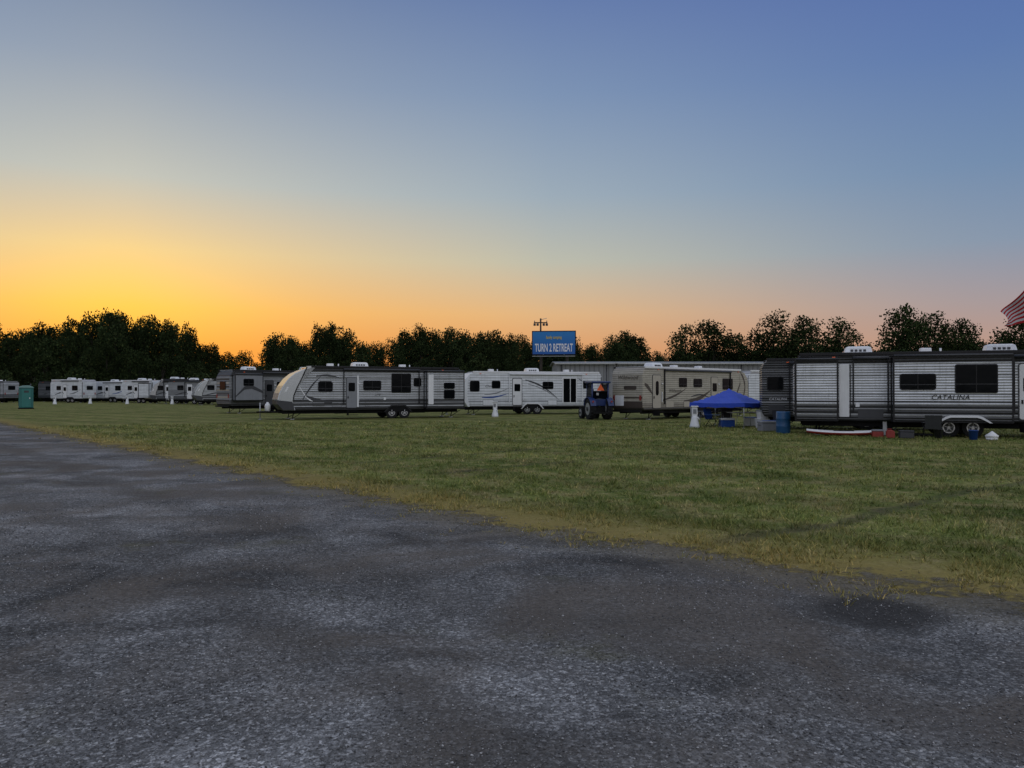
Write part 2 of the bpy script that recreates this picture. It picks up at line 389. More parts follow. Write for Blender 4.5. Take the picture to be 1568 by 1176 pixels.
T.hatch(5.4,6.3,.8,1.15); T.plate('outlet_cover',6.6,6.75,1.2,1.35,M['trimw'],0,.02,.02)
T.lettering('LITE',6.0,1.45,.2,M['dark'])

# --- grey trailer behind, far left of group
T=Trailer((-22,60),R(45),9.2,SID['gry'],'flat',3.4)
T.ac(2.1); T.vent(4.5); T.slide(.25,2.55,1.05,3.0,.4,M['grey']); T.window(.95,1.75,2.2,2.7,y=-.4)
T.swoosh([(0.3,1.35,.1),(1.0,2.0,.25),(1.6,2.1,.3),(2.5,1.7,.2)],M['dark'],y=-.41)
T.door(2.95,3.65,mat=M['dark']); T.window(4.0,4.6,1.9,2.5); T.window(6,7,1.9,2.5); T.wheels([4.6,5.4]); T.awning(2.7,8.5)
for i in range(7): T.endplate('rear_rib',.12,2.3,.95+.28*i,1.05+.28*i,M['tan'] if i%2 else M['dark'],0,.012,.02)
T.endplate('rear_window_frame',.7,1.75,1.85,2.55,M['black'],0,.03,.06); T.endplate('rear_window',.75,1.7,1.9,2.5,M['glass'],0,.04,.05)
T.endplate('tail_light',.15,.28,1.2,1.5,M['red'],0,.04,.02); T.endplate('tail_light',2.2,2.33,1.2,1.5,M['red'],0,.04,.02)
T.endplate('bumper',.1,2.35,.5,.62,M['chassis'],0,.12,.02)

# --- white trailer (centre)
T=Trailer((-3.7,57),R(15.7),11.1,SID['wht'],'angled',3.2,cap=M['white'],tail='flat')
T.hitch(); T.ac(5.75); T.vent(2.5); T.vent(8.6)
T.window(.62,1.3,1.75,2.5,r=.1); T.window(2.3,2.9,2.0,2.5); T.door(3.9,4.6,z1=2.7)
T.window(6.3,7.1,1.95,2.45); T.plate('patio_door_frame',7.85,9.05,.82,2.8,M['trimw'],0,.03,.04); T.plate('patio_door_glass',7.95,8.47,.9,2.72,M['glass'],0,.036,.02); T.plate('patio_door_glass',8.53,8.97,.9,2.72,M['glass'],0,.036,.02)
T.window(9.6,10.3,2.0,2.5)
T.swoosh(arc(1.7,3.8,1.5,2.1,.09,-.15),M['grey']); T.swoosh(arc(1.5,3.6,1.3,1.6,.12,-.12),M['bluept']); T.swoosh(arc(4.9,7.6,2.6,1.1,.14,.25),M['dark']); T.swoosh(arc(5.1,7.7,2.3,1.0,.07,.2),M['grey'])
T.swoosh(arc(9.2,10.9,2.7,1.2,.16,.2),M['grey']); T.lettering('Cherokee',1.75,2.05,.26,M['dark'])
T.wheels([5.05,5.85],fender=M['trimw']); T.awning(3.6,9.5,mat=M['trimw']); T.hatch(1.6,2.4,.72,1.1,mat=M['white']); T.hatch(6.7,7.4,.72,1.05,mat=M['white'])

# --- tan trailer (right of centre)
T=Trailer((8.0,47),R(42),12,SID['tan'],'flat',3.25,tail='round')
T.ac(2.6); T.vent(4.8); T.vent(7.6)
T.door(.95,1.75,z1=2.75,mat=M['tan'],oval=True); T.window(3.7,4.5,2.05,2.6); T.window(5.3,6.2,2.05,2.55); T.door(7.3,8.05,z1=2.7,mat=M['tan']); T.window(8.7,9.9,1.9,2.6)
T.swoosh(arc(2.0,4.6,1.2,2.0,.14,-.1),M['tand']); T.swoosh(arc(.15,1.0,2.2,1.5,.3,.1),M['tand']); T.swoosh(arc(4.2,7.4,1.1,1.9,.28,-.25),M['tand']); T.swoosh(arc(5,7.3,1.4,1.25,.1,.2),M['dark'])
T.swoosh([(11.0,.75,.1),(11.3,1.3,.4),(11.55,2.1,.5),(11.3,2.7,.3),(10.9,3.1,.06)],M['tand'])
T.swoosh([(9.8,1.0,.2),(10.4,1.5,.25),(10.9,2.3,.2),(10.8,2.9,.1)],M['tand'])
T.wheels([5.6,6.45]); T.awning(2.1,9.6); T.hatch(2.3,3.1,.75,1.15,mat=M['tan']); T.hatch(4.2,4.8,.75,1.1,mat=M['tan'])
T.endplate('rear_lower_panel',.05,2.4,.75,1.12,M['tand'],0,.014,.02); T.endplate('rear_stripe',.05,2.4,1.32,1.40,M['tand'],0,.012,.02)
T.endplate('rear_badge',.5,1.5,1.85,2.1,M['tand'],0,.014,.1); T.endplate('rear_hatch',1.5,2.2,.85,1.5,M['white'],0,.03,.03)
T.endplate('tail_light',.12,.26,1.2,1.5,M['red'],0,.04,.02);T.endplate('tail_light',2.2,2.33,1.2,1.5,M['red'],0,.04,.02)
T.endplate('bumper',.1,2.35,.46,.6,M['chassis'],0,.14,.02)
T.lettering('Wildwood',-.02,2.5,.36,M['tand'],y=2.0,end=True)
T.lettering('Wildwood',2.6,1.7,.28,M['tand'])

# --- large silver trailer with two slides (right foreground)
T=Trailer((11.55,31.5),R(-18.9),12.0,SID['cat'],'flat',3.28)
T.ac(2.5); T.ac(7.6); T.vent(5.0); T.vent(9.5)
T.slide(.06,1.62,.62,2.98,.3)
T.plate('pass_through_door',1.70,2.07,.75,2.85,M['trimw'],0,.025,.03)
T.plate('door_edge',2.09,2.13,.75,2.85,M['black'],0,.02,.01)
T.slide(3.62,7.62,.62,3.06,.5)
T.window(3.86,5.05,1.86,2.42,y=-.5); T.window(5.75,7.1,1.74,2.76,y=-.5,r=.04)
T.lettering('CATALINA',4.9,1.46,.26,M['black'],y=-.52)
T.door(7.95,8.65,z1=2.8,mat=M['trimw']); T.window(9.2,10.4,1.9,2.55)
T.wheels([5.6,6.42],fender=M['trimw'],y=-.52,low=.58); T.hatch(2.4,3.3,.72,1.05,mat=M['dark'])
T.awning(2.2,3.5,z=3.1); T.awning(7.75,11.5,z=3.1)
T.plate('outlet_cover',2.3,2.45,1.15,1.3,M['trimw'],0,.02,.02); T.hitch(False)
box('landing_gear',(3.3,.1,.02),(3.45,.25,.6),M['metal'],T.e,.01)
cyl('sewer_hose',(4.2,-.1,.10),(5.0,-.25,.08),.06,M['chassis'],T.e,10)

# --- dark trailer partly behind
T=Trailer((11.7,36),R(-15),9.0,SID['drk'],'flat',3.25)
T.ac(4.0); T.window(.25,.92,1.85,2.42); T.wheels([4.5,5.3]); T.awning(1.2,7.5); T.door(2.2); T.lettering('CATALINA',.3,1.35,.16,M['trimw'])
T.hatch(.3,1.0,.75,1.1,mat=M['dark'])
# --- white trailer further behind
T=Trailer((18.4,60),R(8),9.0,SID['wht'],'flat',3.35)
T.ac(4.0); T.window(2.2,3.2,1.9,2.5); T.door(4.5); T.wheels([5.6,6.4])

# --- far row on the left
far=[(-82,116,-20,7.5,'slv','aero','w'),(-77,125,-15,8,'drk','flat','d'),(-69,115,-18,6.2,'wht','flat','w'),(-64.6,118,-18,7,'wht','angled','w'),
     (-56.8,112,-18,5.6,'wht','flat','w'),(-50.8,108,-10,6,'gry','aero','s'),(-45.6,102,-5,6.6,'gry','flat','w'),(-39.2,95,30,7.5,'slv','aero','s'),
     (-72,132,-10,9,'wht','flat','w'),(-60,128,-10,9,'gry','flat','w'),(-90,118,-20,7,'wht','flat','w')]
for i,(X,Y,a,L,sd,ns,cp) in enumerate(far):
    T=Trailer((X,Y),R(a),L,SID[sd],ns,3.15+.12*(i%3),cap=(M['silver'] if cp=='s' else (M['white'] if ns!='flat' else None)))
    T.ac(L*.45+.3*(i%2)); T.vent(L*.7); T.wheels([L*.55,L*.55+.8]); T.window(L*.2,L*.2+.8,1.9,2.45); T.door(L*.4,mat=M['trimw'])
    T.window(L*.68,L*.68+1.0,1.85,2.5); T.hitch(i%2==0)
    T.swoosh(arc(L*.15,L*.5,1.2,1.6,.15,.1),M['dark']); T.swoosh(arc(L*.6,L*.95,1.3,2.0,.12,-.15),M['bluept'] if i%2 else M['dark'])
    T.awning(L*.35,L*.9)
    if i%3==1: T.slide(L*.62,L*.95,.8,2.8,.45); 
    T.plate('end_seam',L-.13,L-.08,.8,3.0,M['dark'],0,.01,.01)
    T.endplate('rear_window',.7,1.8,1.9,2.5,M['glass'],L,.03,.06,1); T.endplate('rear_light',.15,.3,1.2,1.5,M['red'],L,.03,.02,1); T.endplate('rear_light',2.15,2.3,1.2,1.5,M['red'],L,.03,.02,1)

# ---------------------------------------------------------------- white utility pedestals
def pedestal(X,Y,h=1.0):
    e=empty('utility_pedestal',(X,Y,0),random.uniform(-.4,.4))
    lathe('skirt',[(.25,0),(.23,.12),(.15,h*.45),(.12,h*.6)],M['white'],e,12)
    bev(box('meter_box',(-.13,-.1,h*.55),(.13,.1,h),M['trimw'],e),.02)
    bev(box('lid',(-.17,-.15,h+.002),(.17,.12,h+.06),M['trimw'],e),.02)
    box('outlet',(-.08,-.112,h*.68),(.08,-.1015,h*.9),M['grey'],e)
    cyl('spout',(.1,-.05,h*.55),(.22,-.12,h*.4),.03,M['trimw'],e,8)
for p in [(8.85,37.3),(-1.15,52.5,),(-44.6,101),(-51,102),(-57,104),(-60,101),(20,44)]: pedestal(*p)

# ---------------------------------------------------------------- portable toilet
M['teal']=paint('teal_plastic',(0.012,0.12,0.11,1),0.5,0,0.2)
e=empty('portable_toilet',(-48.0,76,0),R(35))
box('cabin',(-.6,-.6,.1),(.6,.6,2.05),M['teal'],e,.05); box('skid',(-.65,-.65,0),(.65,.65,.098),M['chassis'],e,.02)
prism('roof',[(-.65,2.06),(.65,2.06),(.56,2.18),(.25,2.30),(-.25,2.30),(-.56,2.18)],-.65,.65,paint('roof_translucent',(.15,.28,.27,1),.5),e,.03)
box('door',(-.38,-.625,.16),(.38,-.602,1.95),paint('teal_door',(0.02,0.16,0.145,1),.5),e,.01)
box('door_vent',(-.2,-.64,1.6),(.2,-.626,1.8),M['dark'],e); box('latch',(.24,-.65,1.0),(.32,-.626,1.12),M['trimw'],e)
box('side_vent',(-.63,-.35,1.7),(-.602,.35,1.9),M['dark'],e); box('side_rib',(-.625,-.3,.3),(-.602,-.2,1.6),M['teal'],e); box('side_rib',(-.625,.2,.3),(-.602,.3,1.6),M['teal'],e)
cyl('vent_pipe',(.4,.4,2.1),(.4,.4,2.5),.05,M['dark'],e,10)

# ---------------------------------------------------------------- blue canopy tent
m,t,b=new_mat('canopy_fabric'); tc=t.n('ShaderNodeTexCoord').outputs['Object']
t.l(t.mix(t.noise(tc,2,4),(0.006,0.035,0.34,1),(0.012,0.065,0.50,1)),b.inputs['Base Color']); b.inputs['Roughness'].default_value=.6
t.l(t.bump(t.noise(tc,3,3),.5,.06),b.inputs['Normal']); M['canopy']=m
e=empty('canopy_tent',(10.85,38.5,0),R(45+5))
h=1.42; N=14; ev=1.22; pk=1.9; verts=[];faces=[]
for j in range(N+1):
    for i in range(N+1):
        a=-1+2*i/N; b_=-1+2*j/N; mx=max(abs(a),abs(b_)); mn=min(abs(a),abs(b_))
        zz=ev+(pk-ev)*(1-mx)**1.15 -.07*(1-mn**2)*mx*(1 if mx<1 else .6)+.03*random.uniform(-.5,.5)*(mx<.97)
        verts.append((a*h,b_*h,zz))
for j in range(N):
    for i in range(N): faces.append((j*(N+1)+i,j*(N+1)+i+1,(j+1)*(N+1)+i+1,(j+1)*(N+1)+i))
ring=[(i,0) for i in range(N)]+[(N,j) for j in range(N)]+[(N-i,N) for i in range(N)]+[(0,N-j) for j in range(N)]
base=len(verts)
for k,(i,j) in enumerate(ring):
    v=verts[j*(N+1)+i]; verts.append((v[0]*1.01,v[1]*1.01,v[2]-.20-.02*math.sin(k*1.7)))
for k in range(len(ring)):
    i,j=ring[k]; i2,j2=ring[(k+1)%len(ring)]
    faces.append((j*(N+1)+i,j2*(N+1)+i2,base+(k+1)%len(ring),base+k))
obj_from('canopy_fabric',verts,faces,M['canopy'],e,smooth=False)
for sx in (-1,1):
    for sy in (-1,1):
        cyl('leg',(sx*(h-.05),sy*(h-.05),0),(sx*(h-.05),sy*(h-.05),ev),.022,M['metal'],e,8)
        box('foot',(sx*(h-.05)-.06,sy*(h-.05)-.06,0),(sx*(h-.05)+.06,sy*(h-.05)+.06,.012),M['metal'],e)
for k in range(4):
    r_=Matrix.Rotation(k*math.pi/2,3,'Z'); q=h-.05
    for s0,s1 in (((-q,-q,1.1),(0,-q,.95)),((0,-q,.95),(q,-q,1.1)),((-q,-q,.95),(0,-q,1.1)),((0,-q,1.1),(q,-q,.95))):
        cyl('truss',r_@Vector(s0),r_@Vector(s1),.01,M['metal'],e,6)

def folding_table(X,Y,rz,mat):
    e=empty('folding_table',(X,Y,0),rz); box('top',(-.75,-.35,.70),(.75,.35,.74),mat,e,.01)
    for sx in (-.6,.6):
        for sy in (-.28,.28): cyl('leg',(sx,sy,0),(sx*.9,sy,.70),.015,M['metal'],e,6)
folding_table(11.5,38.2,.3,M['trimw']); folding_table(10.2,39.4,-.4,M['dark'])
def camp_chair(X,Y,rz,mat):
    e=empty('camp_chair',(X,Y,0),rz)
    obj_from('seat',[(-.27,-.25,.44),(.27,-.25,.44),(.27,.22,.38),(-.27,.22,.38),(0,0,.36)],[(0,1,4),(1,2,4),(2,3,4),(3,0,4)],mat,e)
    obj_from('backrest',[(-.27,.22,.38),(.27,.22,.38),(.29,.36,.9),(-.29,.36,.9)],[(0,1,2,3)],mat,e)
    for sx in (-1,1):
        cyl('leg',(sx*.27,-.27,0),(sx*.27,.3,.6),.012,M['chassis'],e,6); cyl('leg',(sx*.27,.27,0),(sx*.27,-.27,.6),.012,M['chassis'],e,6)
        box('armrest',(sx*.27-.04,-.27,.6),(sx*.27+.04,.27,.62),mat,e)
for c_ in [(9.9,38.0,.6,M['bluept']),(12.3,35.2,2.5,M['dark']),(10.9,39.3,-.5,M['dark']),(15.6,28.6,2.8,M['dark'])]: camp_chair(*c_)
def barrel(X,Y,r,h,mat):
    e=empty('plastic_barrel',(X,Y,0)); lathe('drum',[(r*.93,0),(r,.04),(r*1.0,h*.3),(r*1.04,h*.33),(r,h*.36),(r,h*.64),(r*1.04,h*.67),(r,h*.7),(r,h*.94),(r*.92,h),(r*.85,h-.02)],mat,e,24)
    cyl('bung',(r*.4,0,h-.02),(r*.4,0,h+.02),.04,M['dark'],e,10)
barrel(11.45,32.5,.29,.92,paint('barrel_blue',(.012,.08,.20,1),.45))
def cooler(X,Y,rz,a,b,h,mat,lid):
    e=empty('cooler',(X,Y,0),rz); box('tub',(-a/2,-b/2,0),(a/2,b/2,h*.78),mat,e,.03); box('lid',(-a/2-.015,-b/2-.015,h*.782),(a/2+.015,b/2+.015,h),lid,e,.03)
    cyl('handle',(-a/2-.04,-b*.3,h*.6),(-a/2-.04,b*.3,h*.6),.015,M['dark'],e,6)
cooler(11.35,34.2,.2,.75,.45,.45,M['grey'],M['grey']); cooler(10.6,38.0,.1,.7,.4,.45,M['bluept'],M['trimw']); cooler(14.1,29.7,-.3,.40,.3,.3,M['red'],M['grey'])
cooler(14.9,29.1,-.3,.5,.35,.3,M['dark'],M['dark'])
def storage_bin(X,Y,rz,a,b,h,mat,lid,z=0):
    e=empty('storage_bin',(X,Y,z),rz)
    v=[(-a*.44,-b*.44,0),(a*.44,-b*.44,0),(a*.44,b*.44,0),(-a*.44,b*.44,0),(-a/2,-b/2,h),(a/2,-b/2,h),(a/2,b/2,h),(-a/2,b/2,h)]
    bev(obj_from('tub',v,[(0,3,2,1),(4,5,6,7),(0,1,5,4),(1,2,6,5),(2,3,7,6),(3,0,4,7)],mat,e),.02); box('lid',(-a/2-.02,-b/2-.02,h+.002),(a/2+.02,b/2+.02,h+.05),lid,e,.015)
storage_bin(11.75,34.9,.3,.6,.45,.4,M['grey'],M['bluept']); storage_bin(12.2,39.3,.3,.6,.45,.4,M['trimw'],M['bluept']); storage_bin(12.0,36.5,.1,.8,.5,.42,M['trimw'],M['trimw'],0); storage_bin(12.0,36.5,.1,.7,.45,.35,M['trimw'],M['grey'],.475)
def bucket(X,Y,mat):
    e=empty('bucket',(X,Y,0)); lathe('pail',[(.13,0),(.16,.33),(.17,.33),(.17,.35),(.15,.35),(.125,.03)],mat,e,18); 
    for k in range(6):
        a0,a1=math.pi*k/6,math.pi*(k+1)/6
        cyl('handle',(.165*math.cos(a0),0,.33+.16*math.sin(a0)),(.165*math.cos(a1),0,.33+.16*math.sin(a1)),.005,M['metal'],e,5)
bucket(16.9,28.2,M['bluept']); bucket(16.0,28.9,M['dark'])
def gas_can(X,Y,rz):
    e=empty('gas_can',(X,Y,0),rz); bev(prism('tank',[(-.15,0),(.15,0),(.15,.24),(.08,.3),(-.1,.3),(-.15,.26)],-.09,.09,M['red'],e),.02)
    cyl('spout',(.08,0,.28),(.2,0,.4),.018,M['chassis'],e,8); cyl('handle',(-.1,0,.34),(.05,0,.34),.015,M['red'],e,8); cyl('handle_post',(-.1,0,.28),(-.1,0,.35),.014,M['red'],e,8)
gas_can(14.35,29.2,-.3)
bm=bmesh.new(); bmesh.ops.create_icosphere(bm,subdivisions=3,radius=.2)
for v in bm.verts:
    k=1+.12*math.sin(v.co.x*30+v.co.y*17)+.08*math.sin(v.co.z*40)
    v.co*=k; v.co.z=max(v.co.z*.75+.12,0)
    if v.co.z>.24: v.co.x*=.45; v.co.y*=.45; v.co.z+=.03
me=bpy.data.meshes.new('trash_bag'); bm.to_mesh(me); bm.free(); me.materials.append(M['trimw']); o=bpy.data.objects.new('trash_bag',me); COL.objects.link(o); o.location=(17.45,28.0,0)
# kayak
e=empty('kayak',(13.2,30.6,0),R(-16)); n=16; verts=[];faces=[];mi=[]
for i in range(n+1):
    k=-1+2*i/n; wd=.33*(1-abs(k)**2.4)+.01; kl=.02+.10*abs(k)**3
    for (a,zz) in ((0,kl),(wd*.75,kl+.03),(wd,.13+.06*k*k),(wd*.6,.19+.06*k*k),(0,.21+.06*k*k),(-wd*.6,.19+.06*k*k),(-wd,.13+.06*k*k),(-wd*.75,kl+.03)):
        verts.append((k*1.4,a,zz))
for i in range(n):
    for j in range(8):
        faces.append((i*8+j,i*8+(j+1)%8,(i+1)*8+(j+1)%8,(i+1)*8+j)); mi.append(1 if j in (2,3,4,5) else 0)
obj_from('hull',verts,faces,[M['red'],M['trimw']],e,mi,True)
box('cockpit',(-.4,-.17,.19),(.35,.17,.225),M['chassis'],e,.05)

# ---------------------------------------------------------------- tractor (seen from behind)
M['tblue']=paint('tractor_blue',(.010,.028,.12,1),.35,0,.2)
e=empty('farm_tractor',(5.4,48.0,0),R(14))
def twheel(nm,x,y,r,wd,rim):
    cyl('tire_'+nm,(x-wd/2,y,r),(x+wd/2,y,r),r*.94,M['rubber'],e,28)
    n=18
    for k in range(n):
        a=2*math.pi*k/n
        for sg in (-1,1):
            p=Vector((x+sg*wd*.25,y+math.cos(a+.08*sg)*r*.965,r+math.sin(a+.08*sg)*r*.965))
            o=box('lug',(-wd*.26,-.03,-.03),(wd*.26,.03,.03),M['rubber'],e); o.location=p; o.rotation_euler=(a,0,0)
    for sg in (-1,1): 
        cyl('rim',(x+sg*wd*.5,y,r),(x+sg*(wd*.5+.01),y,r),r*.58,rim,e,20)
        cyl('hub',(x+sg*wd*.5,y,r),(x+sg*(wd*.5+.06),y,r),r*.2,M['dark'],e,12)
for sx in (-1,1):
    twheel('rear',sx*.55,0,.66,.34,M['metal']); twheel('front',sx*.48,1.75,.38,.22,M['metal'])
    pts=[(math.cos(R(a))*.74,.66+math.sin(R(a))*.74) for a in range(20,165,12)]; inn=[(math.cos(R(a))*.70,.66+math.sin(R(a))*.70) for a in range(164,19,-12)]
    prism('fender',[(p[0],p[1]) for p in pts+inn],sx*.40,sx*.76,M['tblue'],e,plane='yz')
    cyl('tail_lamp',(sx*.6,-.66,1.12),(sx*.6,-.70,1.12),.06,M['red'],e,10)
    cyl('rops_post',(sx*.52,-.25,.8),(sx*.52,-.3,2.25),.05,M['tblue'],e,8)
    cyl('cab_post',(sx*.52,.75,1.0),(sx*.50,.7,2.25),.04,M['tblue'],e,8)
    box('cab_side_glass',(sx*.52-.008,-.22,1.3),(sx*.52+.008,.7,2.2),M['glass'],e)
box('cab_rear_glass',(-.47,-.29,1.3),(.47,-.275,1.75),M['glass'],e)
box('rear_axle',(-.42,-.18,.46),(.42,.2,.82),M['chassis'],e,.04); box('transmission',(-.18,-.2,.4),(.18,1.9,.75),M['chassis'],e,.04)
prism('hood',[(.75,.75),(2.05,.72),(2.1,1.15),(1.95,1.32),(.75,1.42)],-.26,.26,M['tblue'],e,.05,plane='yz')
box('cab_lower',(-.5,-.26,.84),(.5,.74,1.28),M['tblue'],e,.04)
box('seat_back',(-.22,-.1,1.29),(.22,0,1.7),M['chassis'],e,.04)
box('canopy_roof',(-.62,-.5,2.25),(.62,.9,2.38),M['tblue'],e,.05); cyl('steering_wheel',(0,.52,1.46),(0,.54,1.50),.19,M['chassis'],e,16); cyl('steering_column',(0,.6,1.2),(0,.53,1.47),.03,M['chassis'],e,8)
obj_from('slow_vehicle_triangle',[(-.25,-.36,1.80),(.25,-.36,1.80),(0,-.36,2.22),(-.25,-.34,1.80),(.25,-.34,1.80),(0,-.34,2.22)],[(0,1,2),(5,4,3),(0,3,4,1),(1,4,5,2),(2,5,3,0)],M['orange'],e)
box('work_light',(-.3,-.44,1.5),(-.14,-.36,1.66),M['metal'],e,.02); box('crossbar',(-.46,-.345,1.72),(.46,-.295,1.78),M['chassis'],e)
cyl('exhaust',(.2,1.5,1.3),(.2,1.5,1.9),.03,M['chassis'],e,8)
for sx in (-.3,.3): cyl('hitch_link',(sx,-.2,.5),(sx*1.1,-.95,.42),.03,M['chassis'],e,8)
box('implement_bar',(-.55,-1.02,.38),(.55,-.94,.48),M['chassis'],e)

# ---------------------------------------------------------------- billboard and pole
m,t,b=new_mat('billboard_face'); tc=t.n('ShaderNodeTexCoord').outputs['Object']
s_=t.n('ShaderNodeSeparateXYZ'); t.l(tc,s_.inputs[0])
t.l(t.mix(t.mr(t.m('ADD',s_.outputs[2],t.m('MULTIPLY',t.noise(tc,.8,3),.8)),7.5,11.0),(.006,.085,.34,1),(.012,.20,.52,1)),b.inputs['Base Color']); b.inputs['Roughness'].default_value=.6
M['bb']=m
e=empty('billboard_sign',(6.1,112,0),R(-6))
box('sign_board',(-3.1,-.15,7.1),(3.1,.15,10.4),M['bb'],e); 
for a,b2 in (((-3.2,-.2,7.0),(3.2,.2,7.098)),((-3.2,-.2,10.402),(3.2,.2,10.5)),((-3.2,-.2,7.1),(-3.102,.2,10.4)),((3.102,-.2,7.1),(3.2,.2,10.4))): box('sign_frame',a,b2,M['chassis'],e)
for xx in (-1.9,1.9): cyl('sign_post',(xx,.4,0),(xx,.4,10.2),.2,M['wood'],e,12)
box('catwalk',(-3.1,-.8,6.75),(3.1,-.2,6.82),M['metal'],e)
M['yellow']=paint('yellow_print',(.65,.48,.05,1),.5)
for k in range(2): cyl('sign_lamp_arm',(-1.5+3*k,-.2,7.05),(-1.5+3*k,-1.2,6.95),.03,M['metal'],e,6)
for txt,zz,sz,sx_,mt in (('TURN 2 RETREAT',7.5,1.6,.44,M['trimw']),('family camping',9.35,.62,.62,M['yellow'])):
    cu=bpy.data.curves.new('sign_lettering','FONT'); cu.body=txt; cu.size=sz; cu.extrude=.01; cu.align_x='CENTER'; cu.offset=.035 if sz>1 else .008; cu.materials.append(mt)
    o=bpy.data.objects.new('sign_lettering',cu); COL.objects.link(o); o.parent=e; o.location=(0,-.17,zz); o.rotation_euler=(R(90),0,0); o.scale=(sx_,1,1)
e=empty('utility_pole',(4.25,114,0),0)
cyl('pole',(0,0,0),(0,0,12.5),.17,M['wood'],e,12,.12)
box('cross_arm',(-1.0,-.08,11.8),(1.0,.08,11.95),M['wood'],e)
for xx in (-.9,-.45,.45,.9):
    box('flood_light',(xx-.17,-.3,11.4),(xx+.17,.05,11.75),M['dark'],e,.04)
cyl('lamp_arm',(0,0,12.3),(.9,-.3,12.5),.04,M['metal'],e,6)
for xx in (-.9,0,.9): cyl('insulator',(xx,0,11.95),(xx,0,12.18),.06,M['grey'],e,8)

# ---------------------------------------------------------------- metal building
m,t,b=new_mat('corrugated_wall'); tc=t.n('ShaderNodeTexCoord').outputs['Object']; s_=t.n('ShaderNodeSeparateXYZ'); t.l(tc,s_.inputs[0])
wv=t.m('SINE',t.m('MULTIPLY',s_.outputs[0],2*math.pi/.6)); c=t.mix(t.noise(t.map(tc,(1,1,.2)),.6,4),(.17,.175,.185,1),(.26,.265,.28,1)); c=t.mix(1,c,t.mr(wv,-1,-.5,.6,1),'MULTIPLY')  # shade of the corrugation troughs is multiplied into the wall colour
t.l(c,b.inputs['Base Color']); t.l(t.bump(wv,.6,.05),b.inputs['Normal']); b.inputs['Roughness'].default_value=.6; M['corr']=m
e=empty('metal_storage_building',(5.6,96,0),0)
box('wall_front',(0,0,0),(34,.15,5.1),M['corr'],e); box('wall_back',(0,11.85,0),(34,12,5.1),M['corr'],e)
for xx in (0,33.85): prism('gable_wall',[(.16,0),(11.84,0),(11.84,5.1),(6,5.45),(.16,5.1)],xx,xx+.15,M['corr'],e,plane='yz')
prism('roof',[(-.4,5.12),(6,5.5),(12.4,5.12),(12.4,5.26),(6,5.64),(-.4,5.26)],-.3,34.3,paint('metal_roof',(.18,.185,.195,1),.5,.2),e,plane='yz')
box('gutter',(-.3,-.55,5.08),(34.3,-.41,5.26),M['metal'],e)
for k in range(6):
    box('roller_door',(1.5+5.6*k,-.05,.05),(5.0+5.6*k,-.004,3.6),M['trimw'] if k%2 else M['grey'],e); box('door_header',(1.4+5.6*k,-.09,3.603),(5.1+5.6*k,-.004,3.8),M['dark'],e)
    cyl('downspout',(.6+5.6*k,-.12,0),(.6+5.6*k,-.12,5.1),.06,M['dark'],e,8)
e=empty('utility_pole',(12.5,92,0)); cyl('pole',(0,0,0),(0,0,5.2),.12,M['wood'],e,10,.1); box('lamp_head',(-.2,-.5,5.0),(.2,0,5.15),M['metal'],e,.03)

# ---------------------------------------------------------------- flag
M['flagr']=paint('flag_red',(.30,.018,.022,1),.85,spec=.1); M['flagw']=paint('flag_white',(.40,.39,.41,1),.85,spec=.1); M['flagb']=paint('flag_blue',(.015,.022,.12,1),.85,spec=.1)  # cloth colours darkened, backlit shade put into the base colour
e=empty('flag_on_pole',(19.75,28.2,0)); cyl('pole',(0,0,0),(0,0,6.8),.035,M['metal'],e,10,.02)
lathe('finial',[(.01,0),(.06,.04),(.07,.08),(.05,.13),(.01,.15)],M['yellow'],e,12,(0,0,6.8))
nu,nvv=24,13; verts=[];faces=[];mi=[]
for j in range(nvv+1):
    for i in range(nu+1):
        u=i/nu; v=j/nvv
        top=6.6-1.95*u+.06*math.sin(u*7); bot=4.6-.75*u+.30*u*u
        verts.append((-.04-u*1.75+.12*math.sin(v*3)*u, .18*math.sin(u*9+v*3)*u, top+(bot-top)*v+.02*math.sin(u*14+v*5)*u))
for j in range(nvv):
    for i in range(nu):
        faces.append((j*(nu+1)+i,j*(nu+1)+i+1,(j+1)*(nu+1)+i+1,(j+1)*(nu+1)+i))
        mi.append(2 if (i<10 and j<7) else (0 if j%2==0 else 1))
obj_from('flag_cloth',verts,faces,[M['flagr'],M['flagw'],M['flagb']],e,mi,True)
for j in range(6):
    for i in range(8):
        a=Vector(verts[(j+1)*(nu+1)+i+1])
        for yy in (-.012,.012):
            s0=.025; obj_from('star',[(a.x-s0,a.y+yy,a.z),(a.x,a.y+yy,a.z-s0),(a.x+s0,a.y+yy,a.z),(a.x,a.y+yy,a.z+s0)],[(0,1,2,3)],M['flagw'],e)

# ---------------------------------------------------------------- trees
m,t,b=new_mat('foliage'); geo=t.n('ShaderNodeNewGeometry'); tc=t.n('ShaderNodeTexCoord').outputs['Object']
oi=t.n('ShaderNodeObjectInfo')
c=t.ramp(geo.outputs['Random Per Island'],[(0,(.012,.022,.009,1)),(.5,(.022,.035,.013,1)),(1,(.045,.058,.020,1))])
c=t.mix(1,c,t.mr(t.noise(tc,.6,3),.35,.65,.45,1.4),'MULTIPLY'); c=t.mix(1,c,t.mr(oi.outputs['Random'],0,1,.65,1.2),'MULTIPLY')
t.l(c,b.inputs['Base Color']); b.inputs['Roughness'].default_value=.85; b.inputs['Specular IOR Level'].default_value=.03
M['leaf']=m
M['bark']=paint('bark',(.030,.024,.018,1),.9,0,.4,scale=6,bumps=.6)

